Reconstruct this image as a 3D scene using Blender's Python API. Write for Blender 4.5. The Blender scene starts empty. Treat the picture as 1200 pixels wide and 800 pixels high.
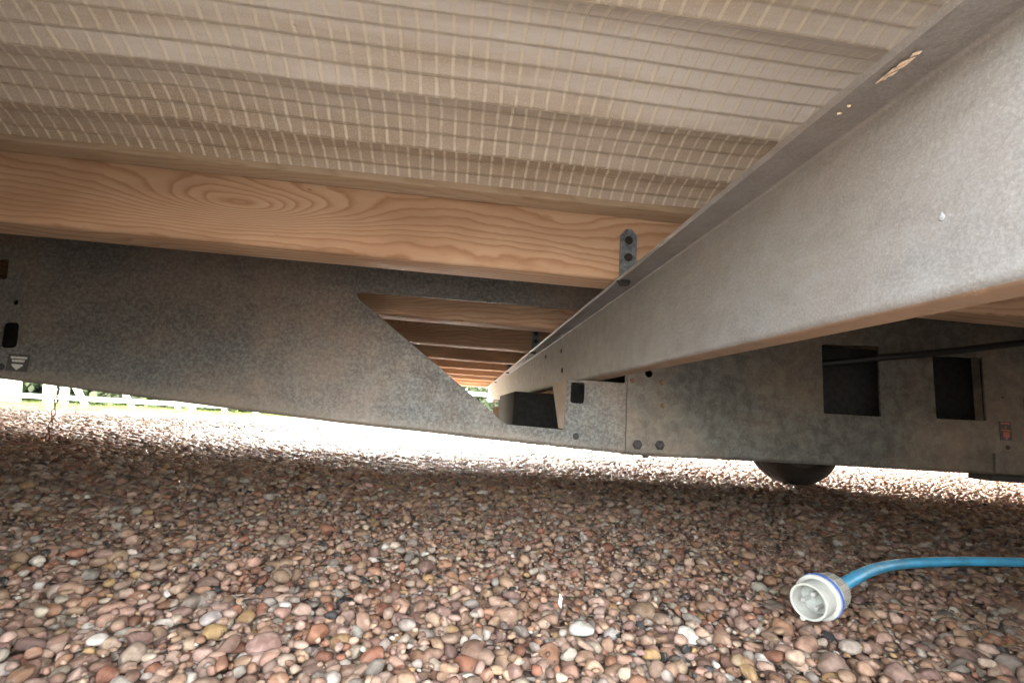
import bpy, bmesh, math, random
import numpy as np
from mathutils import Vector, Matrix
from mathutils.geometry import tessellate_polygon

R = math.radians
scene = bpy.context.scene
COL = scene.collection
rng = np.random.default_rng(7)
random.seed(7)

# ------------------------------------------------------------------ camera
CAM_H = 0.25
YAW, PITCH, ROLL, FPX = R(-5.4), R(8.31), R(3.8), 560.0      # FPX: focal length for a 1200 px wide frame
fwd = Vector((-math.sin(YAW) * math.cos(PITCH), math.cos(YAW) * math.cos(PITCH), math.sin(PITCH)))
rgt0 = Vector((math.cos(YAW), math.sin(YAW), 0))
up0 = rgt0.cross(fwd)
rgt = rgt0 * math.cos(ROLL) + up0 * math.sin(ROLL)
upv = up0 * math.cos(ROLL) - rgt0 * math.sin(ROLL)
cam_data = bpy.data.cameras.new('camera')
cam_data.sensor_fit = 'HORIZONTAL'
cam_data.sensor_width = 36.0
cam_data.lens = 36.0 * FPX / 1200.0
cam_data.clip_start = 0.01
cam_data.clip_end = 2000.0
cam = bpy.data.objects.new('camera', cam_data)
COL.objects.link(cam)
cam.matrix_world = Matrix(((rgt.x, upv.x, -fwd.x, 0), (rgt.y, upv.y, -fwd.y, 0),
                           (rgt.z, upv.z, -fwd.z, CAM_H), (0, 0, 0, 1)))
scene.camera = cam

# ------------------------------------------------------------------ world, sun, exposure
SUN_EL, SUN_AZ = R(12.5), R(352)         # azimuth clockwise from +Y: low beyond the caravan, a little to the left
world = bpy.data.worlds.new('World')
scene.world = world
world.use_nodes = True
wn = world.node_tree.nodes
sky_tex = wn.new('ShaderNodeTexSky')
sky_tex.sky_type = 'NISHITA'
sky_tex.sun_disc = False
sky_tex.sun_elevation = SUN_EL
sky_tex.sun_rotation = SUN_AZ
sky_tex.air_density = 1.0
sky_tex.dust_density = 6.0
sky_tex.ozone_density = 0.6
wn['Background'].inputs['Strength'].default_value = 0.15
hs = wn.new('ShaderNodeHueSaturation')               # thin high cloud: the same sky, paler
hs.inputs['Saturation'].default_value = 0.35
world.node_tree.links.new(sky_tex.outputs[0], hs.inputs['Color'])
world.node_tree.links.new(hs.outputs[0], wn['Background'].inputs['Color'])
sun_data = bpy.data.lights.new('sun', 'SUN')
sun_data.energy = 5.0
sun_data.angle = R(10)
sun_data.color = (1.0, 0.97, 0.93)
sun = bpy.data.objects.new('sun', sun_data)
COL.objects.link(sun)
sd = Vector((math.sin(SUN_AZ) * math.cos(SUN_EL), math.cos(SUN_AZ) * math.cos(SUN_EL), math.sin(SUN_EL)))
sun.rotation_euler = sd.to_track_quat('Z', 'Y').to_euler()
scene.view_settings.view_transform = 'Standard'
scene.view_settings.look = 'None'
scene.view_settings.exposure = 5.8
scene.view_settings.gamma = 1.0
scene.view_settings.use_curve_mapping = False


# ------------------------------------------------------------------ pixel helpers (photograph is 1200 x 800)
def pray(px):
    return rgt * (px[0] - 600) - upv * (px[1] - 400) + fwd * FPX
def on_y(px, y):
    d = pray(px); return Vector((0, 0, CAM_H)) + d * (y / d.y)
def on_z(px, z):
    d = pray(px); return Vector((0, 0, CAM_H)) + d * ((z - CAM_H) / d.z)
def on_x(px, x):
    d = pray(px); return Vector((0, 0, CAM_H)) + d * (x / d.x)

# ------------------------------------------------------------------ material helpers
class N:
    def __init__(self, name):
        self.m = bpy.data.materials.new(name); self.m.use_nodes = True
        self.t = self.m.node_tree; self.n = self.t.nodes
        self.b = self.n['Principled BSDF']
    def new(self, k, **p):
        x = self.n.new('ShaderNode' + k)
        for a, v in p.items(): setattr(x, a, v)
        return x
    def link(self, a, b): self.t.links.new(a, b)
    def val(self, s, v):
        if hasattr(v, 'links'): self.link(v, s)
        else: s.default_value = v
    def coord(self, scale=(1, 1, 1), kind='Object', loc=(0, 0, 0)):
        c = self.new('TexCoord'); mp = self.new('Mapping')
        mp.inputs['Scale'].default_value = scale; mp.inputs['Location'].default_value = loc
        self.link(c.outputs[kind], mp.inputs['Vector']); return mp.outputs[0]
    def noise(self, vec, scale, detail=3, rough=.55, dist=0):
        x = self.new('TexNoise'); self.link(vec, x.inputs['Vector'])
        x.inputs['Scale'].default_value = scale; x.inputs['Detail'].default_value = detail
        x.inputs['Roughness'].default_value = rough; x.inputs['Distortion'].default_value = dist
        return x.outputs['Fac']
    def vor(self, vec, scale, feature='F1'):
        x = self.new('TexVoronoi', feature=feature); self.link(vec, x.inputs['Vector'])
        x.inputs['Scale'].default_value = scale; return x
    def ramp(self, fac, stops):
        x = self.new('ValToRGB'); self.link(fac, x.inputs[0]); e = x.color_ramp.elements
        while len(e) < len(stops): e.new(0.5)
        for i, (p, c) in enumerate(stops):
            e[i].position = p; e[i].color = (*c, 1) if len(c) == 3 else c
        return x.outputs[0]
    def mix(self, f, a, b, mode='MIX'):
        x = self.new('MixRGB', blend_type=mode)
        for s, v in zip(x.inputs, (f, a, b)):
            if isinstance(v, tuple) and len(v) == 3: v = (*v, 1)
            self.val(s, v)
        return x.outputs[0]
    def math(self, op, a, b=0.0, c=0.0):
        x = self.new('Math', operation=op)
        self.val(x.inputs[0], a); self.val(x.inputs[1], b); self.val(x.inputs[2], c)
        return x.outputs[0]
    def sep(self, v):
        x = self.new('SeparateXYZ'); self.link(v, x.inputs[0]); return x.outputs
    def comb(self, a, b, c):
        x = self.new('CombineXYZ')
        for s, v in zip(x.inputs, (a, b, c)): self.val(s, v)
        return x.outputs[0]
    def bump(self, h, strength=.3, dist=.001, prev=None):
        x = self.new('Bump'); self.link(h, x.inputs['Height'])
        x.inputs['Strength'].default_value = strength; x.inputs['Distance'].default_value = dist
        if prev is not None: self.link(prev, x.inputs['Normal'])
        return x.outputs[0]
    def out(self, col=None, rough=.5, metal=0.0, nrm=None, spec=.5):
        if isinstance(col, tuple): col = (*col, 1)
        if col is not None: self.val(self.b.inputs['Base Color'], col)
        self.val(self.b.inputs['Roughness'], rough); self.val(self.b.inputs['Metallic'], metal)
        self.b.inputs['Specular IOR Level'].default_value = spec
        if nrm is not None: self.link(nrm, self.b.inputs['Normal'])
        return self.m

def plain(name, col, rough=.5, metal=0.0, var=.15, scale=60.0, spec=.5):
    k = N(name); v = k.coord()
    f = k.noise(v, scale, 4)
    lo = tuple(c * (1 - var) for c in col); hi = tuple(min(1, c * (1 + var)) for c in col)
    c = k.ramp(f, [(.3, lo), (.7, hi)])
    return k.out(c, rough, metal, k.bump(f, .15, .0006), spec)

def mat_galv(name, mottle, dust_lo, dust_hi, base=(.158, .153, .140), dirt=(.070, .063, .053), low=None, dustcol=(.30, .20, .135), ms=165, sp=.40):
    """weathered zinc: fine grain, darker blotches, brown road dust in patches"""
    k = N(name); v = k.coord()
    big = k.noise(v, 5.5, 5, .62); mid = k.noise(v, 38, 4, .6); fine = k.noise(v, 420, 2, .6)
    pit = k.vor(v, 210).outputs['Distance']
    streak = k.noise(k.coord((22, 22, 60)), 1.0, 3, .6, .6)
    c = k.ramp(big, [(.32, dirt), (.62, base)])
    c = k.mix(.45, c, k.ramp(mid, [(.35, dirt), (.68, tuple(x * 1.12 for x in base))]))
    c = k.mix(.30, c, k.ramp(streak, [(.35, tuple(x * .62 for x in base)), (.7, tuple(x * 1.15 for x in base))]))
    c = k.mix(mottle, c, k.ramp(k.noise(v, ms, 3, .7, .5), [(.42, tuple(x * .5 for x in dirt)), (.62, tuple(x * 1.2 for x in base))]))
    dust = k.ramp(k.noise(k.coord((3, 3, 3), loc=(4, 1, 2)), 1.3, 5, .65), [(dust_lo, (0, 0, 0)), (dust_hi, (1, 1, 1))])
    c = k.mix(k.math('MULTIPLY', dust, .62), c, dustcol)
    if low is not None:      # dried splash mud left on the lower edge, in world height
        z = k.sep(k.coord())[2]
        x_ = k.sep(k.coord())[0]
        edge = k.math('ADD', k.math('SUBTRACT', z, k.math('MULTIPLY_ADD', x_, -.0685, .1935)), k.math('MULTIPLY', mid, .022))
        c = k.mix(k.ramp(edge, [(low, (.55, .55, .55)), (low + .03, (0, 0, 0))]), c, (.27, .215, .16))
    speck = k.ramp(k.noise(v, 620, 1, .5), [(.66, (0, 0, 0)), (.74, (1, 1, 1))])
    c = k.mix(k.math('MULTIPLY', speck, sp), c, (.52, .46, .38))
    h = k.math('ADD', k.math('MULTIPLY', fine, .6), k.math('MULTIPLY', pit, .5))
    n = k.bump(h, .35, .0009)
    n = k.bump(mid, .12, .004, n)
    return k.out(c, k.ramp(mid, [(.3, (.62,) * 3), (.7, (.44,) * 3)]), .22, n, .45)

def mat_wood(name, light, dark, off=0.0):
    """sawn softwood, grain along X with cathedral arches and a few knots"""
    k = N(name); oi = k.new('ObjectInfo')
    tc = k.new('TexCoord'); x, y, z = k.sep(tc.outputs['Object'])
    rx = k.math('ADD', x, k.math('MULTIPLY', oi.outputs['Random'], 9.0))
    warp = k.noise(k.comb(k.math('MULTIPLY', rx, 2.0), k.math('MULTIPLY', z, 8.0), k.math('MULTIPLY', y, 7.0)), 1.0, 2, .45)
    warp2 = k.noise(k.comb(k.math('MULTIPLY', rx, 14.0), k.math('MULTIPLY', z, 22.0), k.math('MULTIPLY', y, 22.0)), 1.0, 3, .5)
    # one knot where the photograph shows it on the near joist: rings spread around it
    kx = k.math('MULTIPLY', k.math('SUBTRACT', x, off), 8.0); kz = k.math('MULTIPLY', k.math('SUBTRACT', z, .502), 40.0)
    kd = k.math('SQRT', k.math('ADD', k.math('MULTIPLY', kx, kx), k.math('MULTIPLY', kz, kz)))
    kn = k.math('DIVIDE', 1.0, k.math('ADD', 1.0, k.math('MULTIPLY', kd, kd)))
    g = k.math('ADD', k.math('MULTIPLY', z, 10.0), k.math('MULTIPLY', warp, 1.5))
    g = k.math('ADD', g, k.math('MULTIPLY', warp2, .22)); g = k.math('ADD', g, k.math('MULTIPLY', kn, 1.5))
    g = k.math('ADD', g, k.math('MULTIPLY', y, 9.0))
    band = k.math('FRACT', k.math('MULTIPLY', g, 7.5))
    ring = k.ramp(band, [(0.0, (.15,) * 3), (.50, (.34,) * 3), (.85, (.95,) * 3), (1.0, (.22,) * 3)])
    pores = k.noise(k.comb(k.math('MULTIPLY', rx, 22.0), k.math('MULTIPLY', z, 900.0), k.math('MULTIPLY', y, 900.0)), 1.0, 3, .6)
    f = k.math('ADD', k.math('MULTIPLY', ring, .62), k.math('MULTIPLY', pores, .45))
    c = k.ramp(f, [(.18, light), (.52, tuple((a * .6 + b * .4) for a, b in zip(light, dark))), (.95, dark)])
    big = k.noise(k.comb(k.math('MULTIPLY', rx, 4.0), k.math('MULTIPLY', z, 12.0), y), 1.0, 3, .6)
    c = k.mix(k.ramp(big, [(.42, (0, 0, 0)), (.72, (.55,) * 3)]), c, tuple(a * .9 for a in dark))
    nick = k.ramp(k.noise(k.comb(k.math('MULTIPLY', rx, 60.0), k.math('MULTIPLY', z, 160.0), y), 1.0, 2, .5), [(.74, (0, 0, 0)), (.80, (.7,) * 3)])
    c = k.mix(nick, c, (.16, .09, .05))
    n = k.bump(f, .18, .0008)
    return k.out(c, .62, 0, n, .35)

def mat_membrane():
    """fibre-mesh floor membrane: woven grey film with pale tape lines across it"""
    k = N('membrane'); v = k.coord(); x, y, z = k.sep(v)
    wob = k.math('MULTIPLY', k.noise(k.coord((30, 30, 30)), 1.0, 2), .25)
    cx = k.math('ABSOLUTE', k.math('SUBTRACT', k.math('FRACT', k.math('ADD', k.math('DIVIDE', x, .0153), wob)), .5))
    line = k.ramp(cx, [(.355, (0, 0, 0)), (.43, (1, 1, 1))])
    att = k.new('Attribute', attribute_name='thread'); th = att.outputs['Fac']
    thl = k.ramp(th, [(.80, (0, 0, 0)), (.95, (1, 1, 1))])
    # weave: fine staggered dots
    w = k.vor(k.comb(x, k.math('MULTIPLY', y, 1.15), 0.0), 520).outputs['Distance']
    dots = k.ramp(w, [(.22, (1, 1, 1)), (.42, (0, 0, 0))])
    stain = k.noise(k.coord((1.6, 13, 1), loc=(.3, .2, 0)), 1.0, 5, .62)
    wear = k.noise(v, 55, 4, .65)
    c = k.ramp(stain, [(.34, (.42, .335, .23)), (.58, (.70, .67, .62))])
    tan = k.ramp(k.math('ADD', y, k.math('MULTIPLY_ADD', k.noise(k.coord((5, 22, 1)), 1.0, 4, .6), .13, -.065)), [(.405, (0, 0, 0)), (.465, (.75,) * 3), (.60, (.95,) * 3)])  # brown tint towards the joist, painting the folds' shadow into the colour
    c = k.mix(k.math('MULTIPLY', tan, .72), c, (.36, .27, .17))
    c = k.mix(k.math('MULTIPLY', dots, .30), c, (.78, .75, .71))
    fade = k.ramp(wear, [(.30, (.25,) * 3), (.56, (.90,) * 3)])
    c = k.mix(k.math('MULTIPLY', line, fade), c, (.74, .68, .56))
    c = k.mix(k.math('MULTIPLY', thl, .85), c, (.72, .64, .48))
    grime = k.ramp(k.noise(v, 120, 3, .7), [(.70, (0, 0, 0)), (.78, (1, 1, 1))])
    c = k.mix(k.math('MULTIPLY', grime, .5), c, (.10, .085, .07))
    h = k.math('ADD', k.math('MULTIPLY', line, 1.0), k.math('MULTIPLY', dots, .35))
    n = k.bump(h, .5, .0008)
    n = k.bump(wear, .25, .003, n)
    return k.out(c, k.ramp(wear, [(.3, (.34,) * 3), (.7, (.50,) * 3)]), 0, n, .6)

def mat_pebble(name, use_attr):
    k = N(name)
    if use_attr:
        a = k.new('Attribute', attribute_name='pcol'); col = a.outputs['Color']
        g = k.new('NewGeometry'); v = g.outputs['Position']
    else:
        oi = k.new('ObjectInfo'); col = oi.outputs['Color']
        g = k.new('NewGeometry'); v = g.outputs['Position']
    f = k.noise(v, 130, 5, .62); f2 = k.noise(v, 900, 3, .6); b = k.noise(v, 55, 2, .5, 1.5)
    c = k.mix(.75, col, k.ramp(f, [(.30, (.42, .36, .31)), (.70, (1.12, 1.10, 1.06))]), 'MULTIPLY')
    c = k.mix(k.ramp(b, [(.58, (0, 0, 0)), (.66, (.28,) * 3)]), c, (.36, .29, .22))
    c = k.mix(k.ramp(f2, [(.60, (0, 0, 0)), (.72, (.4,) * 3)]), c, (.13, .10, .085))
    n = k.bump(k.math('ADD', f, k.math('MULTIPLY', f2, .5)), .35, .0012)
    return k.out(c, k.ramp(f, [(.3, (.60,) * 3), (.7, (.80,) * 3)]), 0, n, .22)

M = {}
M['rail_left'] = mat_galv('rail_zinc', .50, .46, .80, low=.012, ms=150)
M['rail_right'] = mat_galv('rail_zinc_stained', .34, .45, .75, ms=55, base=(.132, .127, .108), dirt=(.048, .043, .033))
M['beam'] = mat_galv('beam_zinc', .24, .40, .76, base=(.295, .294, .288), dirt=(.20, .185, .172), dustcol=(.25, .20, .165), ms=520, sp=.22)
M['rust'] = mat_galv('rust_dusted_zinc', .1, .15, .45, dustcol=(.36, .215, .125))
M['wood'] = mat_wood('softwood', (.61, .43, .285), (.34, .175, .085), off=-.315)
M['wood_pale'] = mat_wood('batten_wood', (.44, .34, .235), (.33, .235, .145))
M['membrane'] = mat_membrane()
M['bracket'] = plain('bracket_zinc', (.20, .24, .275), .45, .55, .45, 170)
M['bolt'] = plain('bolt_dark', (.026, .021, .018), .6, 0, .4, 200)
M['rustbolt'] = plain('bolt_rusty', (.17, .085, .05), .7, .2, .4, 200)
M['rubber'] = plain('rubber', (.030, .029, .028), .75, 0, .3, 90, .3)
M['rim'] = plain('wheel_rim_paint', (.055, .055, .055), .55, .3, .3, 60)
M['blackcable'] = plain('black_cable', (.006, .006, .007), .6, 0, .2, 80)
M['wall'] = plain('cladding_cream', (.62, .59, .50), .5, 0, .06, 6)
M['deck'] = plain('floor_deck', (.28, .2, .12), .8, 0, .2, 20)
M['roof'] = plain('roof_grey', (.25, .24, .23), .7, 0, .15, 20)
M['label_dark'] = plain('label_film_dark', (.04, .037, .032), .5, 0, .3, 200)
M['label_white'] = plain('label_print_white', (.46, .44, .40), .5, 0, .2, 300)
M['label_red'] = plain('label_print_red', (.36, .10, .075), .5, 0, .3, 300)
M['splinter'] = plain('splinter_wood', (.56, .44, .33), .8, 0, .3, 300)
M['paint'] = plain('zinc_paint_drip', (.25, .25, .25), .6, 0, .2, 300)
M['plug'] = plain('plug_plastic', (.40, .39, .345), .42, 0, .10, 120)
M['plug_dirty'] = plain('plug_plastic_dirty', (.33, .31, .26), .55, 0, .2, 150)
M['plug_dark'] = plain('plug_inner', (.36, .37, .34), .5, 0, .2, 150)
M['plugblue'] = plain('plug_ring_blue', (.045, .12, .42), .4, 0, .15, 120)
M['pin'] = plain('plug_pin_metal', (.60, .58, .55), .38, .6, .15, 200)
M['cable'] = plain('cable_blue', (.05, .40, .68), .45, 0, .22, 30)
M['chain'] = plain('chain_rusty', (.13, .06, .035), .8, .2, .4, 300)
M['fence'] = plain('fence_white', (.36, .42, .39), .5, 0, .06, 12)
M['leaf'] = plain('hedge_leaf', (.022, .036, .014), .6, 0, .5, 3)
M['bark'] = plain('bark', (.10, .075, .055), .85, 0, .4, 25)
M['dryleaf'] = plain('dry_leaf', (.028, .020, .015), .7, 0, .4, 60)
M['shell'] = plain('shell', (.72, .68, .62), .5, 0, .1, 200)
M['peb_attr'] = mat_pebble('pebble_mix', True)
M['peb_obj'] = mat_pebble('pebble_single', False)

# gravel bed under and beyond the modelled pebbles
k = N('gravel_bed'); v = k.coord()
vo = k.vor(v, 48.0); e = k.vor(v, 48.0, 'DISTANCE_TO_EDGE').outputs['Distance']
hue = k.sep(vo.outputs['Color'])[0]
c = k.ramp(hue, [(0, (.30, .18, .11)), (.25, (.42, .31, .22)), (.5, (.46, .38, .32)), (.75, (.30, .25, .21)), (1, (.55, .46, .36))])
c = k.mix(k.ramp(e, [(.0, (1, 1, 1)), (.22, (0, 0, 0))]), c, (.07, .045, .03))
M['bed'] = k.out(c, .7, 0, k.bump(k.ramp(e, [(0, (0, 0, 0)), (.45, (1, 1, 1))]), .8, .012), .4)
k = N('field_grass'); v = k.coord()
c = k.ramp(k.noise(v, 9, 6, .7), [(.3, (.055, .085, .025)), (.7, (.14, .17, .06))])
M['field'] = k.out(c, .9, 0, k.bump(k.noise(v, 60, 4, .7), .8, .03), .2)

# ------------------------------------------------------------------ object helpers
def link(name, me, mat=None, parent=None, loc=(0, 0, 0), rot=None):
    o = bpy.data.objects.new(name, me); COL.objects.link(o)
    if mat is not None and not me.materials:
        for mm in (mat if isinstance(mat, (list, tuple)) else [mat]): me.materials.append(mm)
    o.location = loc
    if rot is not None: o.rotation_euler = rot
    if parent is not None: o.parent = parent
    return o
def tag(o, label=None, cat=None, group=None, kind=None):
    if label: o['label'] = label
    if cat: o['category'] = cat
    if group: o['group'] = group
    if kind: o['kind'] = kind
    return o
def empty(name, loc=(0, 0, 0)):
    o = bpy.data.objects.new(name, None); COL.objects.link(o); o.location = loc; o.empty_display_size = .05
    return o
def mesh_of(bm, name, smooth=False, auto=None):
    me = bpy.data.meshes.new(name)
    bmesh.ops.recalc_face_normals(bm, faces=bm.faces)
    if smooth:
        for f in bm.faces: f.smooth = True
        if auto:
            for ed in bm.edges:
                if len(ed.link_faces) == 2 and ed.calc_face_angle(0) > auto: ed.smooth = False
    bm.to_mesh(me); bm.free(); return me
def box_me(x0, x1, y0, y1, z0, z1, bev=0.0, seg=2):
    bm = bmesh.new(); bmesh.ops.create_cube(bm, size=1)
    for w in bm.verts:
        w.co = ((x0 + x1) / 2 + w.co.x * (x1 - x0), (y0 + y1) / 2 + w.co.y * (y1 - y0), (z0 + z1) / 2 + w.co.z * (z1 - z0))
    if bev: bmesh.ops.bevel(bm, geom=bm.edges[:], offset=bev, segments=seg, affect='EDGES', profile=.5)
    return mesh_of(bm, 'box', bool(bev), R(40))
def add_tube(bm, pts, rad, n=8, caps=True):
    pts = [Vector(p) for p in pts]; rings = []
    t = (pts[1] - pts[0]).normalized(); ref = Vector((0, 0, 1)) if abs(t.z) < .9 else Vector((1, 0, 0))
    a = t.cross(ref).normalized()
    for i, p in enumerate(pts):
        t = (pts[min(i + 1, len(pts) - 1)] - pts[max(i - 1, 0)]).normalized()
        a = (a - t * a.dot(t)).normalized(); b = t.cross(a)
        r = rad[i] if isinstance(rad, (list, tuple)) else rad
        rings.append([bm.verts.new(p + (a * math.cos(q) + b * math.sin(q)) * r) for q in (2 * math.pi * j / n for j in range(n))])
    for q, s in zip(rings, rings[1:]):
        for j in range(n): bm.faces.new((q[j], q[(j + 1) % n], s[(j + 1) % n], s[j]))
    if caps: bm.faces.new(rings[0][::-1]); bm.faces.new(rings[-1])
def add_lathe(bm, prof, n=32, axis='Y'):
    """prof: list of (radius, along axis)"""
    rings = []
    for r, h in prof:
        ring = []
        for j in range(n):
            q = 2 * math.pi * j / n
            if axis == 'Y': ring.append(bm.verts.new((r * math.cos(q), h, r * math.sin(q))))
            else: ring.append(bm.verts.new((r * math.cos(q), r * math.sin(q), h)))
        rings.append(ring)
    for q, s in zip(rings, rings[1:]):
        for j in range(n): bm.faces.new((q[j], q[(j + 1) % n], s[(j + 1) % n], s[j]))
def rounded(pts, rad, n=4):
    """polygon with rounded corners"""
    out = []; m = len(pts)
    for i in range(m):
        p = Vector(pts[i]); a = Vector(pts[i - 1]); b = Vector(pts[(i + 1) % m])
        r = rad[i] if isinstance(rad, (list, tuple)) else rad
        if r <= 0: out.append(tuple(p)); continue
        da, db = (a - p).normalized(), (b - p).normalized()
        ang = da.angle(db); t = min(r / math.tan(ang / 2), (a - p).length * .45, (b - p).length * .45)
        s, e2 = p + da * t, p + db * t
        for j in range(n + 1):
            u = j / n; out.append(tuple((s * (1 - u) ** 2) + p * (2 * u * (1 - u)) + e2 * u ** 2))
    return out
def circle(x, z, r, n=14):
    return [(x + r * math.cos(2 * math.pi * j / n), z + r * math.sin(2 * math.pi * j / n)) for j in range(n)]
def add_plate(bm, loops, y0, y1):
    """loops of (x, z): outer outline then holes; a real plate between y0 and y1"""
    flat = [p for l in loops for p in l]
    tris = tessellate_polygon([[Vector((p[0], p[1], 0)) for p in l] for l in loops])
    fr = [bm.verts.new((p[0], y0, p[1])) for p in flat]; bk = [bm.verts.new((p[0], y1, p[1])) for p in flat]
    for t in tris:
        try: bm.faces.new([fr[i] for i in t]); bm.faces.new([bk[i] for i in t[::-1]])
        except ValueError: pass
    s = 0
    for l in loops:
        m = len(l)
        for i in range(m):
            j = (i + 1) % m
            bm.faces.new((fr[s + i], fr[s + j], bk[s + j], bk[s + i]))
        s += m

# ------------------------------------------------------------------ ground
def sheet(name, x0, x1, y0, y1, z, mat, nx=1, ny=1, wob=0):
    bm = bmesh.new()
    vs = [[bm.verts.new((x0 + (x1 - x0) * i / nx, y0 + (y1 - y0) * j / ny, z + (random.uniform(-wob, wob)))) for i in range(nx + 1)] for j in range(ny + 1)]
    for j in range(ny):
        for i in range(nx): bm.faces.new((vs[j][i], vs[j][i + 1], vs[j + 1][i + 1], vs[j + 1][i]))
    return link(name, mesh_of(bm, name), mat)
ground = tag(sheet('gravel_ground', -300, 300, -300, 300, -.011, M['bed']), kind='structure')

# ------------------------------------------------------------------ caravan
J0, JS = .650, .44                       # first joist face, joist spacing
ZB, ZT = .448, .547                      # joist underside, joist top
Y_NEAR, Y_FAR = .125, 4.50                # long sides of the caravan
XL, XR = -5.0, 5.2
caravan = tag(empty('static_caravan', (0, 2.3, 0)),
              'underside of a static caravan on a galvanised steel chassis with softwood joists', 'caravan')
caravan.location = (0, 0, 0)
def part(name, me, mat, parent=None, **kw): return link(name, me, mat, parent or caravan, **kw)

# body shell
part('floor_deck', box_me(XL, XR, Y_NEAR + .045, Y_FAR - .045, .602, .645), M['deck'])
for ya, yb in ((Y_NEAR, Y_NEAR + .04), (Y_FAR - .04, Y_FAR)):
    part('side_wall', box_me(XL, XR, ya, yb, .462 if ya < 1 else .452, 2.75), M['wall'])
# unseen boards added on the near side to narrow the light, one bay open
for xa, xb in ((XL, -.36), (.46, XR)):
    for zi in range(4):
        part('light_baffle', box_me(xa, xb, Y_NEAR + .004, Y_NEAR + .026, .01 + zi * .116, .118 + zi * .116, .003), M['wood_pale'])
for xa, xb in ((XL - .045, XL - .002), (XR + .002, XR + .045)):
    part('end_wall', box_me(xa, xb, Y_NEAR, Y_FAR, .5, 2.75), M['wall'])
bm = bmesh.new(); ym = (Y_NEAR + Y_FAR) / 2
pr = [(Y_NEAR - .06, 2.755), (ym, 3.05), (Y_FAR + .06, 2.755), (Y_FAR + .06, 2.80), (ym, 3.10), (Y_NEAR - .06, 2.80)]
a = [bm.verts.new((XL - .1, y, z)) for y, z in pr]; b = [bm.verts.new((XR + .1, y, z)) for y, z in pr]
for i in range(6): bm.faces.new((a[i], a[(i + 1) % 6], b[(i + 1) % 6], b[i]))
bm.faces.new(a[::-1]); bm.faces.new(b)
part('roof', mesh_of(bm, 'roof'), M['roof'])

# joists along X, with eased arrises; sharing one mesh
jm = box_me(XL + .05, XR - .05, 0, .064, ZB, ZT, .0055, 3)
bt = box_me(XL + .05, XR - .05, -.036, -.0008, ZT - .0065, ZT + .012, .003, 2)
for i in range(9):
    y = J0 + JS * i
    if y > Y_FAR - .1: break
    part('joist', jm, M['wood'], loc=(0, y, 0))
    part('batten', bt, M['wood_pale'], loc=(0, y, 0))

# pleated membrane between the joists: real folds, scalloped between the threads
def membrane(y0, y1, folds, nx, x0, x1, seed):
    r = np.random.default_rng(seed)
    ys, zs, th, fo = [], [], [], []
    s = y0
    for fi, e2 in enumerate(folds + [y1]):
        L = e2 - s; nc = max(2, round(L / .0172))
        lo, A, um = .5455, (.026 if fi else .014), .38
        for c_ in range(nc):
            for q in range(7):
                u = (c_ + q / 6.0) / nc
                if u < um: z = lo + A * math.sin(math.pi / 2 * u / um) ** .9      # rises behind the fold
                else: z = lo + A * (1 - ((u - um) / (1 - um)) ** 1.7)              # sags to the next one
                cell = (q / 6.0) ** 1.6
                ys.append(s + L * u - (.0004 if q == 6 else 0)); zs.append(z - .0013 * cell + .0004); th.append(max(0.0, (q - 3.6) / 2.4)); fo.append(u)
        s = e2
    ys, zs = np.array(ys), np.array(zs); fo = np.array(fo)
    xs = np.linspace(x0, x1, nx); X, Y = np.meshgrid(xs, ys)
    Z = np.repeat(zs[:, None], nx, 1)
    for _ in range(10):
        fx, fy, ph = r.uniform(2, 26), r.uniform(4, 40), r.uniform(0, 6.28)
        A = .0007 / (1 + fx * .10)
        Z += A * np.sin(fx * X + fy * Y + ph)
        Y = Y + A * .9 * np.sin(fx * X * 1.3 + ph * 2)
    ny = len(ys)
    co = np.stack([X, Y, Z], -1).reshape(-1, 3)
    i = np.arange(ny - 1)[:, None] * nx + np.arange(nx - 1)[None, :]
    faces = np.stack([i, i + nx, i + nx + 1, i + 1], -1).reshape(-1, 4)
    me = bpy.data.meshes.new('membrane'); me.from_pydata(co.tolist(), [], faces.tolist())
    at = me.attributes.new('thread', 'FLOAT', 'POINT'); at.data.foreach_set('value', np.repeat(np.array(th), nx).astype(np.float32))
    me.polygons.foreach_set('use_smooth', np.ones(len(me.polygons), bool)); me.update()
    return me
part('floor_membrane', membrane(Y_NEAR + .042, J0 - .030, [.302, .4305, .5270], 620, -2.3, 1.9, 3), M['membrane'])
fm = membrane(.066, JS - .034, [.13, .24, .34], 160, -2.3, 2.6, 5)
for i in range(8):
    part('floor_membrane', fm, M['membrane'], loc=(0, J0 + JS * i, 0))

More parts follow.
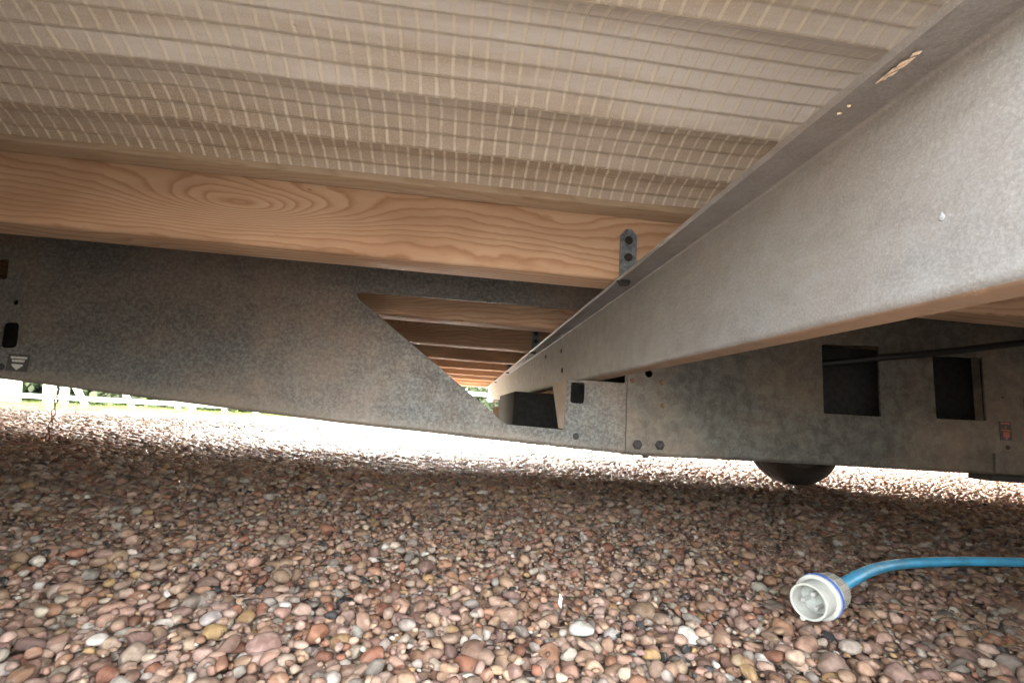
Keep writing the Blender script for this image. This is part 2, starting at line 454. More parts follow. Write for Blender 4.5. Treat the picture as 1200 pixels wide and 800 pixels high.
# cross beam: a folded Z section running away from the camera
def z_section(y0, y1, ny):
    t = .0040; xw, zt, zb, r = .2385, .4475, .3205, .0045
    def arc(cx, cz, a0, a1, n=5): return [(cx + r * math.cos(a0 + (a1 - a0) * j / n), cz + r * math.sin(a0 + (a1 - a0) * j / n)) for j in range(n + 1)]
    cl = [(.2050, zt - .0035), (.2065, zt - .0018), (.2090, zt - .0018)]
    cl += arc(xw - r, zt - .0018 - r, math.pi / 2, 0) + arc(xw + r, zb + .002 + r, math.pi, 1.5 * math.pi) + [(xw + .024, zb + .002)]
    L, Rr = [], []
    for i, p in enumerate(cl):
        a_ = Vector(cl[max(i - 1, 0)]); b_ = Vector(cl[min(i + 1, len(cl) - 1)]); d = (b_ - a_).normalized(); n_ = Vector((-d.y, d.x)) * (t / 2)
        L.append(Vector(p) + n_); Rr.append(Vector(p) - n_)
    outl = L + Rr[::-1]; bm = bmesh.new(); rings = []
    for j in range(ny + 1):
        y = y0 + (y1 - y0) * j / ny
        rings.append([bm.verts.new((q.x, y, q.y)) for q in outl])
    m = len(outl)
    for a_, b_ in zip(rings, rings[1:]):
        for i in range(m): bm.faces.new((a_[i], a_[(i + 1) % m], b_[(i + 1) % m], b_[i]))
    for ring in (rings[0], rings[-1]):
        h = len(L)
        for i in range(h - 1):
            try: bm.faces.new((ring[i], ring[i + 1], ring[m - 2 - i], ring[m - 1 - i]))
            except ValueError: pass
    me = mesh_of(bm, 'z_section', True, R(35)); me.materials.append(M['beam']); me.materials.append(M['rust'])
    for pl in me.polygons:
        if pl.center.z < .3235 and pl.normal.z < -.8: pl.material_index = 1
    return me
beam = part('cross_beam', z_section(Y_NEAR + .002, Y_FAR - .05, 60), M['beam'])
def hexhead(r=.0085, h=.006, n=6, dome=True):
    bm = bmesh.new()
    prof = [(r * 1.25, 0), (r * 1.25, -.0012), (r, -.0013), (r, -h * .8), (r * .75, -h), (0.0005, -h * 1.02)]
    add_lathe(bm, prof, n); return mesh_of(bm, 'hexhead', True, R(25))
def screwhead(r=.0062):
    bm = bmesh.new()
    add_lathe(bm, [(r, 0), (r, -.0010), (r * .8, -.0024), (r * .35, -.0024), (r * .30, -.0008), (.0003, -.0008)], 14)
    return mesh_of(bm, 'screw', True, R(30))
HEX, SCR = hexhead(), screwhead()

# bolts and rivets on the beam web (facing -X) and under its flange
for px in ((659, 434), (658, 411), (640, 418)):
    p = on_x(px, .2365); o = part('rivet', SCR, M['bolt'], beam, loc=(.2364, p.y, p.z), rot=(0, 0, R(-90)))
for i in range(4):
    o = part('bolt', HEX, M['bolt'], beam, loc=(.2145, .640 + JS * 2 * i if i else .643, .4436), rot=(R(90), 0, 0))
# splinters caught on the flange edge, and a drip of paint on the web
for px, ln, an in (((1040, 111), .011, .1), (1058, 100) and ((1052, 103), .013, .0), ((1062, 99), .010, -.1), ((1075, 88), .005, .2), ((1036, 88), .003, 0), ((984, 140), .003, .3), ((996, 142), .002, .1)):
    p = on_x(px, .214); bm = bmesh.new()
    d = (on_z((1082, 82), .4435) - on_z((1025, 113), .4435)).normalized(); d = Vector((d.x + an * .2, d.y, .1 * an)).normalized()
    add_tube(bm, [p - d * ln * .5, p - d * ln * .1 + Vector((-.0006, 0, .0004)), p + d * ln * .25, p + d * ln * .5], [.0003, .0010, .0009, .0002], 5)
    o = part('splinter', mesh_of(bm, 'splinter', True), M['splinter'], beam)
    o.location.z += .4432 - p.z - .0015
for px, r_ in (((1103, 254), .0022),):
    p = on_x(px, .2365); bm = bmesh.new(); bmesh.ops.create_icosphere(bm, subdivisions=2, radius=1)
    for w in bm.verts:
        nz = 1 + .3 * math.sin(5 * w.co.y + 3 * w.co.z)
        w.co = (p.x + w.co.x * .0004, p.y + w.co.y * r_ * .75 * nz, p.z + w.co.z * r_ * 1.1 * nz)
    part('paint_drip', mesh_of(bm, 'drip', True), M['paint'], beam)

# joist brackets bolted down to the beam flange
def bracket(y):
    bm = bmesh.new()
    w, x0 = .0245, .2095
    out = [(x0, ZB), (x0 + w, ZB), (x0 + w, ZB + .066), (x0 + w * .68, ZB + .0755), (x0 + w * .32, ZB + .0755), (x0, ZB + .066)]
    add_plate(bm, [out], -.0030, -.0004)
    o = part('bracket', mesh_of(bm, 'bracket'), M['bracket'], loc=(0, y, 0))
    for dz in (.033, .0585):
        part('screw', SCR, M['bolt'], o, loc=(x0 + w / 2, -.0030, ZB + dz))
    return o
for i in (0, 2, 4, 6): bracket(J0 + JS * i)

# chassis rails: folded plates with real cut-outs
YR = .900
def bend_strip(bm, pts, y, depth=.045, r=.007):
    """rounded fold along the lower edge and the flange turned back from it"""
    prof = [(0, r)] + [(r - r * math.cos(a_), r - r * math.sin(a_)) for a_ in (R(22), R(45), R(68), R(90))] + [(depth, 0), (depth, .003)]
    rings = [[bm.verts.new((x, y + py, z + pz)) for py, pz in prof] for x, z in pts]
    for a_, b_ in zip(rings, rings[1:]):
        for i in range(len(prof) - 1): bm.faces.new((a_[i], b_[i], b_[i + 1], a_[i + 1]))
TOP = .5405
rb = .007
def left_plate(y):
    low = [(-2.6, .386), (-.784, .2475), (-.213, .2085), (.330, .1835)]
    outer = [(-2.6, TOP)] + [(x, z + rb) for x, z in low] + [(.330, TOP)]
    cut = rounded([(-.226, .4525), (.31, .4555), (.31, .3185), (.1965, .3185), (.1945, .2225), (.085, .2255)],
                  [.010, .004, .003, .003, .002, .012])
    slot = rounded([(.2040, .2735), (.2310, .2735), (.2310, .3135), (.2040, .3135)], .006)
    sl2 = rounded([(-.796, .300), (-.769, .302), (-.773, .346), (-.799, .345)], .008)
    win = rounded([(-.93, .413), (-.808, .420), (-.811, .456), (-.93, .452)], .003)
    loops = [outer, cut, slot, sl2, win, circle(-.786, .381, .0045, 10)]
    bm = bmesh.new(); add_plate(bm, loops, y, y + .004); bend_strip(bm, low, y)
    return mesh_of(bm, 'left_plate', True, R(30))
rail = part('chassis_rail', left_plate(YR), M['rail_left'])
# folded return on the right side of the cut-out, deeper at its top
bm = bmesh.new()
q = [(.1955, YR + .0045, .2235), (.1955, YR + .0045, .3175), (.1955, YR + .150, .3175), (.1955, YR + .060, .2235)]
va = [bm.verts.new(p) for p in q]; vb = [bm.verts.new((p[0] + .003, p[1], p[2])) for p in q]
bm.faces.new(va); bm.faces.new(vb[::-1])
for i in range(4): bm.faces.new((va[i], va[(i + 1) % 4], vb[(i + 1) % 4], vb[i]))
part('cutout_flange', mesh_of(bm, 'flange'), M['rust'], rail)
part('rivet', SCR, M['rustbolt'], rail, loc=(.218, YR, .212))
part('bolt', SCR, M['bolt'], rail, loc=(-.7865, YR, .268))

def right_plate(y):
    low = [(.3135, .1830), (.70, .1860), (1.2, .1872), (3.1, .1872)]
    outer = [(.3135, TOP)] + [(x, z + rb) for x, z in low] + [(3.1, TOP)]
    hA = rounded([(.7185, .2870), (.8430, .2885), (.8440, .4320), (.7180, .4270)], .003)
    hB = rounded([(.9665, .2925), (1.0810, .2950), (1.0815, .4275), (.9650, .4215)], .003)
    s1 = rounded([(1.170, .311), (1.195, .311), (1.195, .349), (1.170, .349)], .007)
    loops = [outer, hA, hB, s1, circle(.3555, .3400, .0075), circle(1.1225, .347, .0030, 8), circle(1.180, .384, .005, 10)]
    bm = bmesh.new(); add_plate(bm, loops, y, y + .004); bend_strip(bm, low, y)
    return mesh_of(bm, 'right_plate', True, R(30))
rail_r = part('chassis_rail', right_plate(YR - .0045), M['rail_right'])
rail_r['label'] = 'stained rail section with two square openings'
for x, z in ((.336, .2035), (.380, .2050)):
    part('bolt', hexhead(.0080, .005), M['bolt'], rail_r, loc=(x, YR - .0045, z))
for x, z in ((.3225, .324), (.381, .325), (.384, .280)):
    part('rivet', screwhead(.0048), M['rustbolt'], rail_r, loc=(x, YR - .0045, z))
part('bolt', hexhead(.006, .004), M['bolt'], rail_r, loc=(.358, YR + .010, .1829), rot=(R(90), 0, 0))
part('bolt', screwhead(.0045), M['bolt'], rail_r, loc=(1.124, YR - .0045, .244))
bm = bmesh.new()
add_plate(bm, [[(1.0865, .1915), (3.0, .1900), (3.0, .2315), (1.0885, .2300)]], YR - .0095, YR - .0048)
part('doubler_strip', mesh_of(bm, 'doubler'), M['rail_right'], rail_r)
part('bottom_channel', box_me(1.09, 3.05, YR + .004, YR + .05, .1735, .1862, .002), M['bolt'], rail_r)
# frame inside the second opening
part('opening_frame', box_me(1.0785, 1.0805, YR + .001, YR + .016, .285, .44), M['rail_right'], rail_r)

# small printed labels on the rails
def label_plate(name, x0, x1, z0, z1, y, marks, mats, parent, taper=0.0):
    bm = bmesh.new()
    add_plate(bm, [[(x0 + taper, z0), (x1 - taper, z0), (x1, z1), (x0, z1)]], y - .0012, y - .0002)
    nf = len(bm.faces)
    for poly in marks:
        pts = [(x0 + (x1 - x0) * u, z0 + (z1 - z0) * w) for u, w in poly]
        add_plate(bm, [pts], y - .0016, y - .0013)
    bm.faces.ensure_lookup_table()
    for i, f in enumerate(bm.faces):
        if i >= nf: f.material_index = 1
    return part(name, mesh_of(bm, name), mats, parent)
label_plate('warning_label', -.7780, -.7440, .2620, .2915, YR,
            [[(.14, .74), (.88, .74), (.90, .86), (.12, .86)], [(.24, .54), (.78, .54), (.82, .68), (.20, .68)],
             [(.50, .08), (.76, .34), (.76, .42), (.24, .42), (.24, .34)]], [M['label_dark'], M['label_white']], rail)
label_plate('warning_label', 1.1080, 1.1350, .2580, .2960, YR - .0045,
            [[(.10, .86), (.90, .86), (.90, .95), (.10, .95)], [(.10, .50), (.90, .50), (.90, .58), (.10, .58)],
             [(.50, .02), (.80, .22), (.80, .45), (.20, .45), (.20, .22)], [(.44, .66), (.56, .66), (.56, .78), (.44, .78)]],
            [M['label_dark'], M['label_red']], rail_r)

# the far rail of the chassis
part('chassis_rail', left_plate(3.05), M['rail_left'])
part('chassis_rail', right_plate(3.0455), M['rail_right'])

# road wheel and axle under the caravan
wp = on_z((940, 568), 0.0); WX, WY, WR = wp.x + .01, wp.y, .205
wheel = part('wheel', bpy.data.meshes.new('hub'), M['rim'])
bpy.data.meshes.remove(wheel.data) if False else None
bm = bmesh.new(); add_lathe(bm, [(.0005, -.03), (.035, -.03), (.042, -.01), (.042, .14), (.0005, .14)], 24)
wheel.data = mesh_of(bm, 'hub', True, R(35)); wheel.data.materials.append(M['rim'])
wheel.location = (WX, WY, WR - .006)
bm = bmesh.new()
add_lathe(bm, [(.118, .006), (.126, -.004), (.150, -.012), (.178, -.010), (.196, .004), (.2045, .022), (.2045, .050), (.199, .052), (.199, .057), (.2050, .059), (.2050, .092), (.199, .094), (.199, .099), (.2045, .101), (.2045, .128), (.196, .146), (.178, .160), (.150, .162), (.126, .154), (.118, .144)], 56)
part('tyre', mesh_of(bm, 'tyre', True, R(38)), M['rubber'], wheel)
bm = bmesh.new()
add_lathe(bm, [(.042, .030), (.060, .030), (.085, .018), (.098, .020), (.106, .006), (.122, .000), (.125, .006), (.117, .010), (.112, .030), (.112, .12), (.121, .148)], 40)
part('rim', mesh_of(bm, 'rim', True, R(35)), M['rim'], wheel)
part('axle', box_me(WX - .03, WX + .03, .96, WY - .02, WR - .03, WR + .03, .004), M['bolt'])
for yy in (.97, 2.05):
    part('hanger', box_me(WX - .05, WX + .05, yy, yy + .008, WR + .028, ZT - .004), M['rail_left'])

# black boxes with straps, added behind the rails to darken their openings
for nm, b_ in (('cutout_blocker', (.155, 1.36, 1.46, 2.02, .172, .312)), ('opening_blocker', (.40, 1.45, .975, 1.42, .225, .440)), ('opening_blocker', (-1.75, -.70, 1.0, 1.42, .305, .440))):
    blk = part(nm, box_me(*b_, .004, 2), M['rubber'])
    for fx_ in (.25, .75):
        xx_ = b_[0] + (b_[1] - b_[0]) * fx_
        part('blocker_strap', box_me(xx_ - .012, xx_ + .012, b_[2] - .003, b_[2] - .0005, b_[4] + .01, ZT - .006), M['bolt'], blk)

part('slot_blocker', box_me(.226, .300, 1.0, 1.05, .245, .3165, .004), M['rubber'])  # added black box that keeps the rail slot dark

# black cable drooping out of the first opening
bm = bmesh.new()
cp = [(.60, 1.02, .372), (.70, .975, .386), (.80, .915, .400), (.842, .885, .408)]
cp += [tuple(on_y(p, y)) for p, y in (((1075, 415.5), .865), ((1120, 411), .85), ((1165, 405.5), .835), ((1205, 401), .82))] + [(1.28, .79, .476), (1.6, .74, .52)]
add_tube(bm, cp, .0070, 10); part('cable', mesh_of(bm, 'cable', True), M['blackcable'])

# ------------------------------------------------------------------ hook-up plug and its blue cable
axF = on_z((947, 705), .030)
vd = (axF - Vector((0, 0, CAM_H))).normalized()
pp = (rgt * -35 - upv * 17).normalized()
ax = (-vd * math.cos(R(30)) + pp * math.sin(R(30))).normalized()      # direction the plug faces
hook = tag(empty('hookup_cable', tuple(Vector((axF.x, axF.y, 0)))), 'blue electric hook-up cable ending in a pale three-pin plug lying on the gravel', 'cable')
hook.location = (0, 0, 0)
fz = ax; fx = Vector((0, 0, 1)).cross(fz).normalized(); fy = fz.cross(fx)
PM = Matrix(((fx.x, fy.x, fz.x, axF.x), (fx.y, fy.y, fz.y, axF.y), (fx.z, fy.z, fz.z, axF.z), (0, 0, 0, 1)))
def plug_part(name, bm, mat, parent=hook):
    bmesh.ops.transform(bm, matrix=PM, verts=bm.verts)
    return link(name, mesh_of(bm, name, True, R(32)), mat, parent)
bm = bmesh.new()
add_lathe(bm, [(.0195, -.030), (.0195, -.0008), (.0202, 0), (.0222, 0), (.0228, -.0010), (.0232, -.030), (.0262, -.0305)], 40, 'Z')
sleeve = plug_part('sleeve', bm, M['plug'])
bm = bmesh.new()
add_lathe(bm, [(.0233, -.0302), (.0275, -.0302), (.0282, -.0312), (.0282, -.0335), (.0270, -.0345)], 40, 'Z')
plug_part('collar', bm, M['plug'])
bm = bmesh.new(); add_lathe(bm, [(.0255, -.0347), (.0284, -.0347), (.0288, -.0355), (.0288, -.0395), (.0280, -.0402), (.0255, -.0402)], 40, 'Z')
plug_part('blue_ring', bm, M['plugblue'])
bm = bmesh.new()
add_lathe(bm, [(.0254, -.0404), (.0262, -.043), (.0235, -.047), (.0215, -.050), (.0215, -.054), (.0238, -.0545), (.0238, -.080), (.0225, -.084), (.0110, -.087), (.0085, -.088)], 36, 'Z')
for j in range(18):
    qa = 2 * math.pi * j / 18
    add_tube(bm, [(math.cos(qa) * .0236, math.sin(qa) * .0236, -.056), (math.cos(qa) * .0236, math.sin(qa) * .0236, -.079)], .0010, 5)
plug_part('grip', bm, M['plug_dirty'])
bm = bmesh.new(); add_lathe(bm, [(.0193, -.029), (.0150, -.0285), (.0150, -.0275), (.0003, -.0275)], 32, 'Z')
plug_part('pin_base', bm, M['plug_dark'], sleeve)
for ang, r_ in ((70, .0032), (190, .0026), (310, .0026)):
    bm = bmesh.new(); cx_, cy_ = .0098 * math.cos(R(ang)), .0098 * math.sin(R(ang))
    add_tube(bm, [(cx_, cy_, -.028), (cx_, cy_, -.008), (cx_, cy_, -.0066)], [r_, r_, r_ * .75], 12)
    plug_part('pin', bm, M['pin'], sleeve)
bm = bmesh.new()      # keyway rib under the sleeve
ka = R(252)
kv = Vector((math.cos(ka), math.sin(ka), 0))
for s_ in (0,):
    add_tube(bm, [tuple(kv * .0232 + Vector((0, 0, -.0005))), tuple(kv * .0232 + Vector((0, 0, -.030)))], .0034, 8)
plug_part('key_rib', bm, M['plug'], sleeve)
tail = PM @ Vector((0, 0, -.082))
d0 = -ax
cpts = [tail, tail + d0 * .018]
for px, z in (((1012, 671.5), .028), ((1032, 664.5), .024), ((1056, 660.5), .019), ((1085, 658.5), .016), ((1125, 657.5), .013), ((1160, 657.8), .012), ((1205, 658.5), .011)):
    cpts.append(on_z(px, z))
cpts += [Vector((1.33, .935, .011)), Vector((1.6, .90, .011)), Vector((2.3, .70, .011)), Vector((2.9, .25, .011))]
def smooth_path(p, n=8):
    out = []
    for i in range(len(p) - 1):
        a_, b_, c_, d_ = p[max(i - 1, 0)], p[i], p[i + 1], p[min(i + 2, len(p) - 1)]
        for j in range(n):
            t = j / n
            out.append(.5 * ((2 * b_) + (c_ - a_) * t + (2 * a_ - 5 * b_ + 4 * c_ - d_) * t * t + (3 * b_ - a_ - 3 * c_ + d_) * t ** 3))
    return out + [p[-1]]
bm = bmesh.new(); add_tube(bm, smooth_path(cpts), .0088, 14)
link('cable', mesh_of(bm, 'cable', True), M['cable'], hook)

# ------------------------------------------------------------------ hanging chain
cb = on_z((55, 516), 0.004)
chain = tag(empty('chain', (cb.x, cb.y, 0)), 'thin rusty chain hanging from the caravan down to the gravel', 'chain')
bm = bmesh.new()
lk = [(.006 * math.cos(a_), 0, (.0085 if math.sin(a_) > 0 else -.0085) + .006 * math.sin(a_)) for a_ in (2 * math.pi * j / 14 for j in range(14))]
add_tube(bm, lk + [lk[0], lk[1]], .0017, 6, False); LK = mesh_of(bm, 'link', True)
z = .018; i = 0
while z < .56:
    link('link', LK, M['chain'], chain, loc=(.004 * math.sin(z * 9), 0, z), rot=(0, R(4) * math.sin(i), R(90) * (i % 2) + .3)); z += .0255; i += 1

# ------------------------------------------------------------------ fence, grass and hedge beyond
FA, FB = on_z((-60, 466), 0.0), on_z((420, 490), 0.0)
fd = (FB - FA).normalized(); fn = Vector((-fd.y, fd.x, 0))
bm = bmesh.new()
g0 = on_z((-200, 472), 0); g1 = on_z((300, 486.5), 0)
gd = (g1 - g0).normalized(); gn = Vector((-gd.y, gd.x, 0))
if gn.y < 0: gn = -gn
NS = 60
ra, rb2 = [], []
for i in range(NS + 1):
    p = g0 - gd * 25 + gd * (60 * i / NS)
    ra.append(bm.verts.new((p.x, p.y + random.uniform(-.04, .04), -.0065))); q = p + gn * 90; rb2.append(bm.verts.new((q.x, q.y, -.0065)))
for i in range(NS): bm.faces.new((ra[i], ra[i + 1], rb2[i + 1], rb2[i]))
tag(link('field', mesh_of(bm, 'field'), M['field']), kind='structure')
bm = bmesh.new()
for _ in range(9000):
    p = g0 - gd * 2 + gd * random.uniform(0, 9) + gn * (random.random() ** 1.5 * 3.0); h = random.uniform(.015, .05); an = random.uniform(0, 6.28); w = .002
    dx, dy = math.cos(an), math.sin(an); lx, ly = random.uniform(-.02, .02), random.uniform(-.02, .02)
    a_ = bm.verts.new((p.x - dx * w, p.y - dy * w, -.006)); b_ = bm.verts.new((p.x + dx * w, p.y + dy * w, -.006)); c_ = bm.verts.new((p.x + lx, p.y + ly, h))
    bm.faces.new((a_, b_, c_))
me = bpy.data.meshes.new('grass'); bm.to_mesh(me); bm.free()
tag(link('grass', me, M['field']), 'short grass at the edge of the field by the white fence', 'grass', kind='stuff')

fence = tag(empty('rail_fence', (0, 0, 0)), 'low white rail fence with posts and slanting braces along the grass', 'fence')
def fpost(px0, py0, px1, py1, w):
    """post or brace between two photo points, on the fence line"""
    def hit(px):
        d = pray(px); o = Vector((0, 0, CAM_H)); t = (FA - o).dot(fn) / d.dot(fn); return o + d * t
    a_, b_ = hit((px0, py0)), hit((px1, py1))
    bm = bmesh.new(); hw = fd * w / 2; dp = fn * .03
    vs = [bm.verts.new(p) for p in (a_ - hw - dp, a_ + hw - dp, a_ + hw + dp, a_ - hw + dp, b_ - hw - dp, b_ + hw - dp, b_ + hw + dp, b_ - hw + dp)]
    for f in ((0, 3, 2, 1), (4, 5, 6, 7), (0, 1, 5, 4), (1, 2, 6, 5), (2, 3, 7, 6), (3, 0, 4, 7)): bm.faces.new([vs[j] for j in f])
    return mesh_of(bm, 'post')
for px, w in ((5, .085), (17, .10), (58, .11), (75, .075), (-40, .09), (225, .08), (300, .08), (370, .08)):
    base = 470 + px * .056
    link('post', fpost(px, base + 1, px + 3.0, base - 75, w), M['fence'], fence)
for px in (95, 150, 205, 260):
    base = 471 + px * .056
    link('brace', fpost(px + 6, base, px - 30, base - 70, .06), M['fence'], fence)
def frail(z0, z1, dy):
    bm = bmesh.new(); a_, b_ = FA - fd * 3 + fn * dy, FB + fd * 6 + fn * dy
    vs = [bm.verts.new((p.x + n_.x, p.y + n_.y, zz)) for zz in (z0, z1) for p, n_ in ((a_, fn * -.02), (b_, fn * -.02), (b_, fn * .02), (a_, fn * .02))]
    for f in ((0, 3, 2, 1), (4, 5, 6, 7), (0, 1, 5, 4), (1, 2, 6, 5), (2, 3, 7, 6), (3, 0, 4, 7)): bm.faces.new([vs[j] for j in f])
    return mesh_of(bm, 'rail')
link('rail', frail(.045, .095, -.052), M['fence'], fence)
link('rail', frail(.47, .53, -.052), M['fence'], fence)
link('rail', frail(.85, .92, -.052), M['fence'], fence)

# hedge beyond the fence
hedge = tag(empty('hedge', (-9, 14, 0)), 'dark green hedge growing beyond the white fence', 'hedge')
hedge.location = (0, 0, 0)
bm = bmesh.new()
for i in range(26):
    hp = FA - fd * 5 + fd * (i * .62) + fn * (.75 if fn.y > 0 else -.75); x = hp.x + random.uniform(-.2, .2); y = hp.y + random.uniform(-.2, .2)
    hb = bmesh.new()
    add_tube(hb, [(x, y, -.01), (x + random.uniform(-.1, .1), y, .6), (x + random.uniform(-.2, .2), y, 1.3)], [.06, .045, .02], 6)
    link('stem', mesh_of(hb, 'stem', True), M['bark'], hedge)
    for _ in range(900):
        u, w_, t_ = random.gauss(0, .40), random.gauss(0, .22), random.random() ** 1.4 * 1.1 + .01
        c_ = Vector((x + u, y + w_, t_)); s_ = random.uniform(.05, .11)
        a_ = Vector((random.gauss(0, 1), random.gauss(0, 1), random.gauss(0, 1))).normalized(); b_ = a_.orthogonal().normalized()
        bm.faces.new([bm.verts.new(p) for p in (c_ - a_ * s_, c_ + b_ * s_ * .5, c_ + a_ * s_, c_ - b_ * s_ * .5)])
me = bpy.data.meshes.new('foliage'); bm.to_mesh(me); bm.free(); link('foliage', me, M['leaf'], hedge)

# ------------------------------------------------------------------ gravel
PAL = np.array([(.42, .27, .175), (.36, .195, .12), (.47, .32, .23), (.42, .255, .18), (.48, .32, .25), (.32, .145, .09),
                (.50, .395, .30), (.58, .50, .42), (.30, .245, .205), (.39, .325, .27), (.46, .29, .14), (.35, .21, .15),
                (.07, .065, .062), (.64, .58, .51), (.26, .21, .16), (.29, .175, .14)])
PW = np.array([13, 11, 14, 13, 13, 8, 7, 3, 4, 5, 3, 12, 1.5, 1.6, 2.5, 9.]); PW /= PW.sum()
def pebble_shape(sub, seed):
    r = np.random.default_rng(seed)
    bm = bmesh.new(); bmesh.ops.create_icosphere(bm, subdivisions=sub, radius=1)
    v = np.array([w.co[:] for w in bm.verts]); f = np.array([[w.index for w in q.verts] for q in bm.faces]); bm.free()
    v /= np.linalg.norm(v, axis=1)[:, None]
    rad = np.ones(len(v))
    for _ in range(5):
        d = r.normal(size=3); d /= np.linalg.norm(d); rad += .09 * r.normal() * np.sin(2.2 * (v @ d) + r.uniform(0, 6))
    v = v * rad[:, None]
    for _ in range(r.integers(5, 10)):                    # worn flats
        d = r.normal(size=3); d /= np.linalg.norm(d); lim = r.uniform(.56, .86); t = v @ d
        v = v - np.where(t > lim, (t - lim) * .85, 0)[:, None] * d
    return v, f
def tris_mesh(name, co, fa, col, mat):
    me = bpy.data.meshes.new(name); me.vertices.add(len(co)); me.vertices.foreach_set('co', co.astype(np.float32).ravel())
    nf = len(fa); me.loops.add(nf * 3); me.loops.foreach_set('vertex_index', fa.astype(np.int32).ravel())
    me.polygons.add(nf); me.polygons.foreach_set('loop_start', np.arange(0, nf * 3, 3, dtype=np.int32))
    me.polygons.foreach_set('use_smooth', np.ones(nf, bool))
    me.update(calc_edges=True)
    if col is not None:
        at = me.attributes.new('pcol', 'FLOAT_COLOR', 'POINT')
        at.data.foreach_set('color', np.concatenate([col, np.ones((len(col), 1))], 1).astype(np.float32).ravel())
    me.materials.append(mat); return me
def rotm(yaw, tx, ty):
    c_, s_ = np.cos(yaw), np.sin(yaw); z0 = np.zeros_like(c_); o1 = np.ones_like(c_)
    Rz = np.stack([c_, -s_, z0, s_, c_, z0, z0, z0, o1], -1).reshape(-1, 3, 3)
    c_, s_ = np.cos(tx), np.sin(tx); Rx = np.stack([o1, z0, z0, z0, c_, -s_, z0, s_, c_], -1).reshape(-1, 3, 3)
    c_, s_ = np.cos(ty), np.sin(ty); Ry = np.stack([c_, z0, s_, z0, o1, z0, -s_, z0, c_], -1).reshape(-1, 3, 3)
    return Rz @ Rx @ Ry
def colours(n):
    c_ = PAL[rng.choice(len(PAL), n, p=PW)] * rng.uniform(.40, .82, (n, 1)) * rng.normal(1, .018, (n, 3))
    return np.clip(c_ * np.array([1.0, 1.01, 1.02]), .02, .75)
def sizes(n, mean):
    L = np.clip(rng.lognormal(math.log(mean), .36, n), mean * .5, mean * 2.0)      # long semi-axis
    return np.stack([L, L * rng.uniform(.62, .92, n), L * rng.uniform(.42, .72, n)], -1)

# near pebbles are dropped one by one onto a height field so that they really pile up
gx0, gx1, gy0, gy1, RES = -1.75, 2.0, .30, 1.28, .0025
Hm = np.full((int((gy1 - gy0) / RES) + 1, int((gx1 - gx0) / RES) + 1), -.014)
def half_w(y): return .10 + 1.22 * y
area_n = 18000
px_, py_, pz_, ps_, pyaw = [], [], [], [], []
S = sizes(area_n, .0103)
S = S[np.argsort(-S[:, 0] + rng.normal(0, .003, area_n))]
for i in range(area_n):
    a_, b_, c_ = S[i]; best = None
    for _ in range(4):
        while True:
            y = rng.uniform(gy0 + .02, gy1 - .02); x = rng.uniform(-half_w(y), half_w(y) + .16)
            if gx0 + .03 < x < gx1 - .03: break
        h = Hm[int((y - gy0) / RES), int((x - gx0) / RES)]
        if best is None or h < best[0]: best = (h, x, y)
    _, x, y = best; yw = rng.uniform(0, 6.283); n = int(a_ / RES) + 1
    j0, i0 = int((y - gy0) / RES), int((x - gx0) / RES)
    ja, jb, ia, ib = max(j0 - n, 0), min(j0 + n + 1, Hm.shape[0]), max(i0 - n, 0), min(i0 + n + 1, Hm.shape[1])
    yy, xx = np.mgrid[ja:jb, ia:ib]; dx = (xx - i0) * RES; dy = (yy - j0) * RES
    u = (dx * math.cos(yw) + dy * math.sin(yw)) / a_; w = (-dx * math.sin(yw) + dy * math.cos(yw)) / b_
    rr = u * u + w * w; m = rr < .96
    if not m.any(): continue
    prof = c_ * np.sqrt(1 - rr[m]); sub = Hm[ja:jb, ia:ib]
    need = sub[m] + prof
    zc = np.partition(need, int(len(need) * .62))[int(len(need) * .62)]
    sub[m] = np.maximum(sub[m], zc + prof * .92)
    px_.append(x); py_.append(y); pz_.append(zc); ps_.append((a_, b_, c_)); pyaw.append(yw)
P = np.stack([px_, py_, pz_], -1); S = np.array(ps_); YW = np.array(pyaw)
lvl = np.percentile(Hm[Hm > -.0139], 82); P[:, 2] -= lvl
keep = P[:, 2] + S[:, 2] > -.011
P, S, YW = P[keep], S[keep], YW[keep]
# stones pushed aside by the plug
pa, pb = np.array(PM @ Vector((0, 0, .004))), np.array(PM @ Vector((0, 0, -.088)))
tt = np.clip((P - pa) @ (pb - pa) / ((pb - pa) @ (pb - pa)), 0, 1); dd = np.linalg.norm(P - pa - tt[:, None] * (pb - pa), axis=1)
ok = dd > .027 + S[:, 2]
P, S, YW = P[ok], S[ok], YW[ok]
n = len(P); TX, TY = rng.normal(0, .16, n), rng.normal(0, .16, n); C = colours(n); ROT = rotm(YW, TX, TY)
VAR = rng.integers(0, 14, n)
# which show largest in the photograph
cf, cr, cu = np.array(fwd), np.array(rgt), np.array(upv); dv = P - np.array([0, 0, CAM_H])
dep = dv @ cf; sx = 600 + FPX * (dv @ cr) / dep; sy = 400 - FPX * (dv @ cu) / dep
pix = np.sqrt(S[:, 0] * S[:, 1]) * FPX / dep
vis = (sx > 5) & (sx < 1195) & (sy < 796) & (sy > 400) & (P[:, 2] + S[:, 2] > -.004)
single = np.zeros(n, bool); single[np.argsort(-pix * vis)[:300]] = True
shapes3 = [pebble_shape(3, 100 + i) for i in range(14)]; shapes2 = [pebble_shape(2, 100 + i) for i in range(14)]
pm = [tris_mesh('pebble', s_[0], s_[1], None, M['peb_obj']) for s_ in shapes3]
for i in np.nonzero(single)[0]:
    o = bpy.data.objects.new('pebble', pm[VAR[i]]); COL.objects.link(o); o.parent = ground
    mtx = np.eye(4); mtx[:3, :3] = ROT[i] * S[i][None, :]; mtx[:3, 3] = P[i]
    o.matrix_world = Matrix(mtx.tolist()); o.color = (*C[i].tolist(), 1)
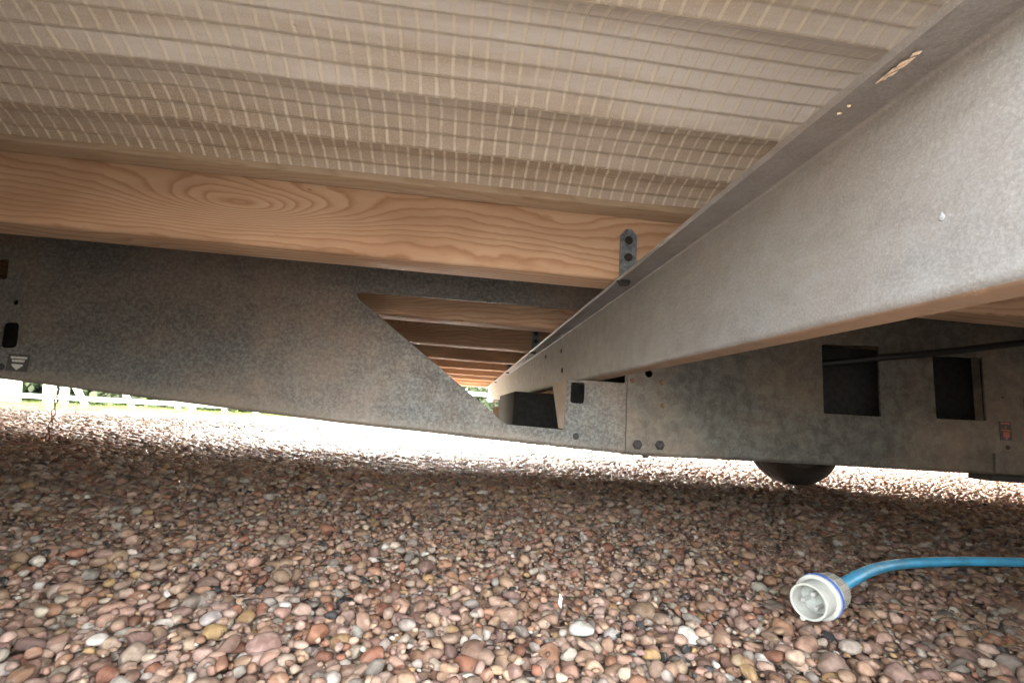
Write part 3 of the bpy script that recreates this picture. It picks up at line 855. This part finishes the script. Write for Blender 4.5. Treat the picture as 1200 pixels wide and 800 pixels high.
def build_stuff(name, shapes, P, S, ROT, C, VAR):
    cos, fas, cols = [], [], []; base = 0
    for k_, (v, f) in enumerate(shapes):
        s_ = np.nonzero(VAR == k_)[0]
        if not len(s_): continue
        co = np.einsum('nij,nvj->nvi', ROT[s_], v[None] * S[s_][:, None, :]) + P[s_][:, None, :]
        cos.append(co.reshape(-1, 3)); cols.append(np.repeat(C[s_], len(v), 0))
        fas.append((f[None] + (np.arange(len(s_)) * len(v))[:, None, None]).reshape(-1, 3) + base); base += len(s_) * len(v)
    me = tris_mesh(name, np.concatenate(cos), np.concatenate(fas), np.concatenate(cols), M['peb_attr'])
    o = bpy.data.objects.new(name, me); COL.objects.link(o); o.parent = ground; o['kind'] = 'stuff'; return o
s_ = ~single
build_stuff('pebble_bed', shapes2, P[s_], S[s_], ROT[s_], C[s_], VAR[s_])
# farther gravel: coarser meshes, jittered rows
def far_gravel(y0, y1, mean, dens, xl, xr, flat=1.0, tilt=.25):
    n = int((y1 - y0) * (xr - xl) * dens)
    y = rng.uniform(y0, y1, n); x = rng.uniform(xl, xr, n)
    m = np.abs(x - .12) < .35 + 1.25 * y; x, y = x[m], y[m]; n = len(x)
    S = sizes(n, mean); S[:, 2] *= flat; P = np.stack([x, y, rng.uniform(-.011, -.003, n)], -1)
    P[:, 2] += rng.choice([0, .003], n, p=[.8, .2])
    return P, S, rotm(rng.uniform(0, 6.283, n), rng.normal(0, tilt, n), rng.normal(0, tilt, n)), colours(n), rng.integers(0, 14, n)
shapes1 = [pebble_shape(1, 200 + i) for i in range(14)]
parts = [far_gravel(1.25, 1.9, .0112, 5000, -2.5, 2.8), far_gravel(1.9, 2.5, .0112, 4000, -3.2, 3.5, .6, .12), far_gravel(2.5, 3.2, .0120, 3000, -3.9, 4.2, .36, .05), far_gravel(3.2, 4.6, .013, 1200, -4.8, 5.2, .32, .04)]
grit = far_gravel(.32, 1.28, .0040, 5200, -1.6, 1.8)
grit[0][:, 2] += rng.uniform(-.002, .004, len(grit[0])); parts.append(grit)
build_stuff('pebble_bed', shapes1, *[np.concatenate(q) for q in zip(*parts)])

# ------------------------------------------------------------------ small things on the gravel
lp = on_z((147, 563), .004)
bm = bmesh.new(); ring = []
for j in range(9):
    u = j / 8; w = .016 * math.sin(math.pi * u) ** .8 + .0005; x = -.034 + .068 * u
    ring.append([bm.verts.new((x, s_ * w, .006 + .012 * (abs(s_) ** 2) * math.sin(math.pi * u) + .010 * (u - .3) ** 2)) for s_ in (-1, -.5, 0, .5, 1)])
for a_, b_ in zip(ring, ring[1:]):
    for i in range(4): bm.faces.new((a_[i], b_[i], b_[i + 1], a_[i + 1]))
me = mesh_of(bm, 'leaf', True)
lf = link('dry_leaf', me, M['dryleaf'], loc=lp, rot=(R(12), R(-10), R(25)))
sol = lf.modifiers.new('thick', 'SOLIDIFY'); sol.thickness = .0008
lf.scale = (.62, .62, .62)
tag(lf, 'dark curled dead leaf lying on the gravel in the shade', 'leaf')
sp = on_z((657, 704), .006)
bm = bmesh.new(); add_tube(bm, [(-.001, -.002, -.009), (-.0015, 0, -.002), (.0012, .001, .004), (.0004, .0015, .010)], [.0012, .0028, .0024, .0006], 7)
tag(link('shell_chip', mesh_of(bm, 'chip', True), M['shell'], loc=sp, rot=(R(15), R(-15), 0)), 'small white chip standing upright between brown pebbles', 'shell chip')
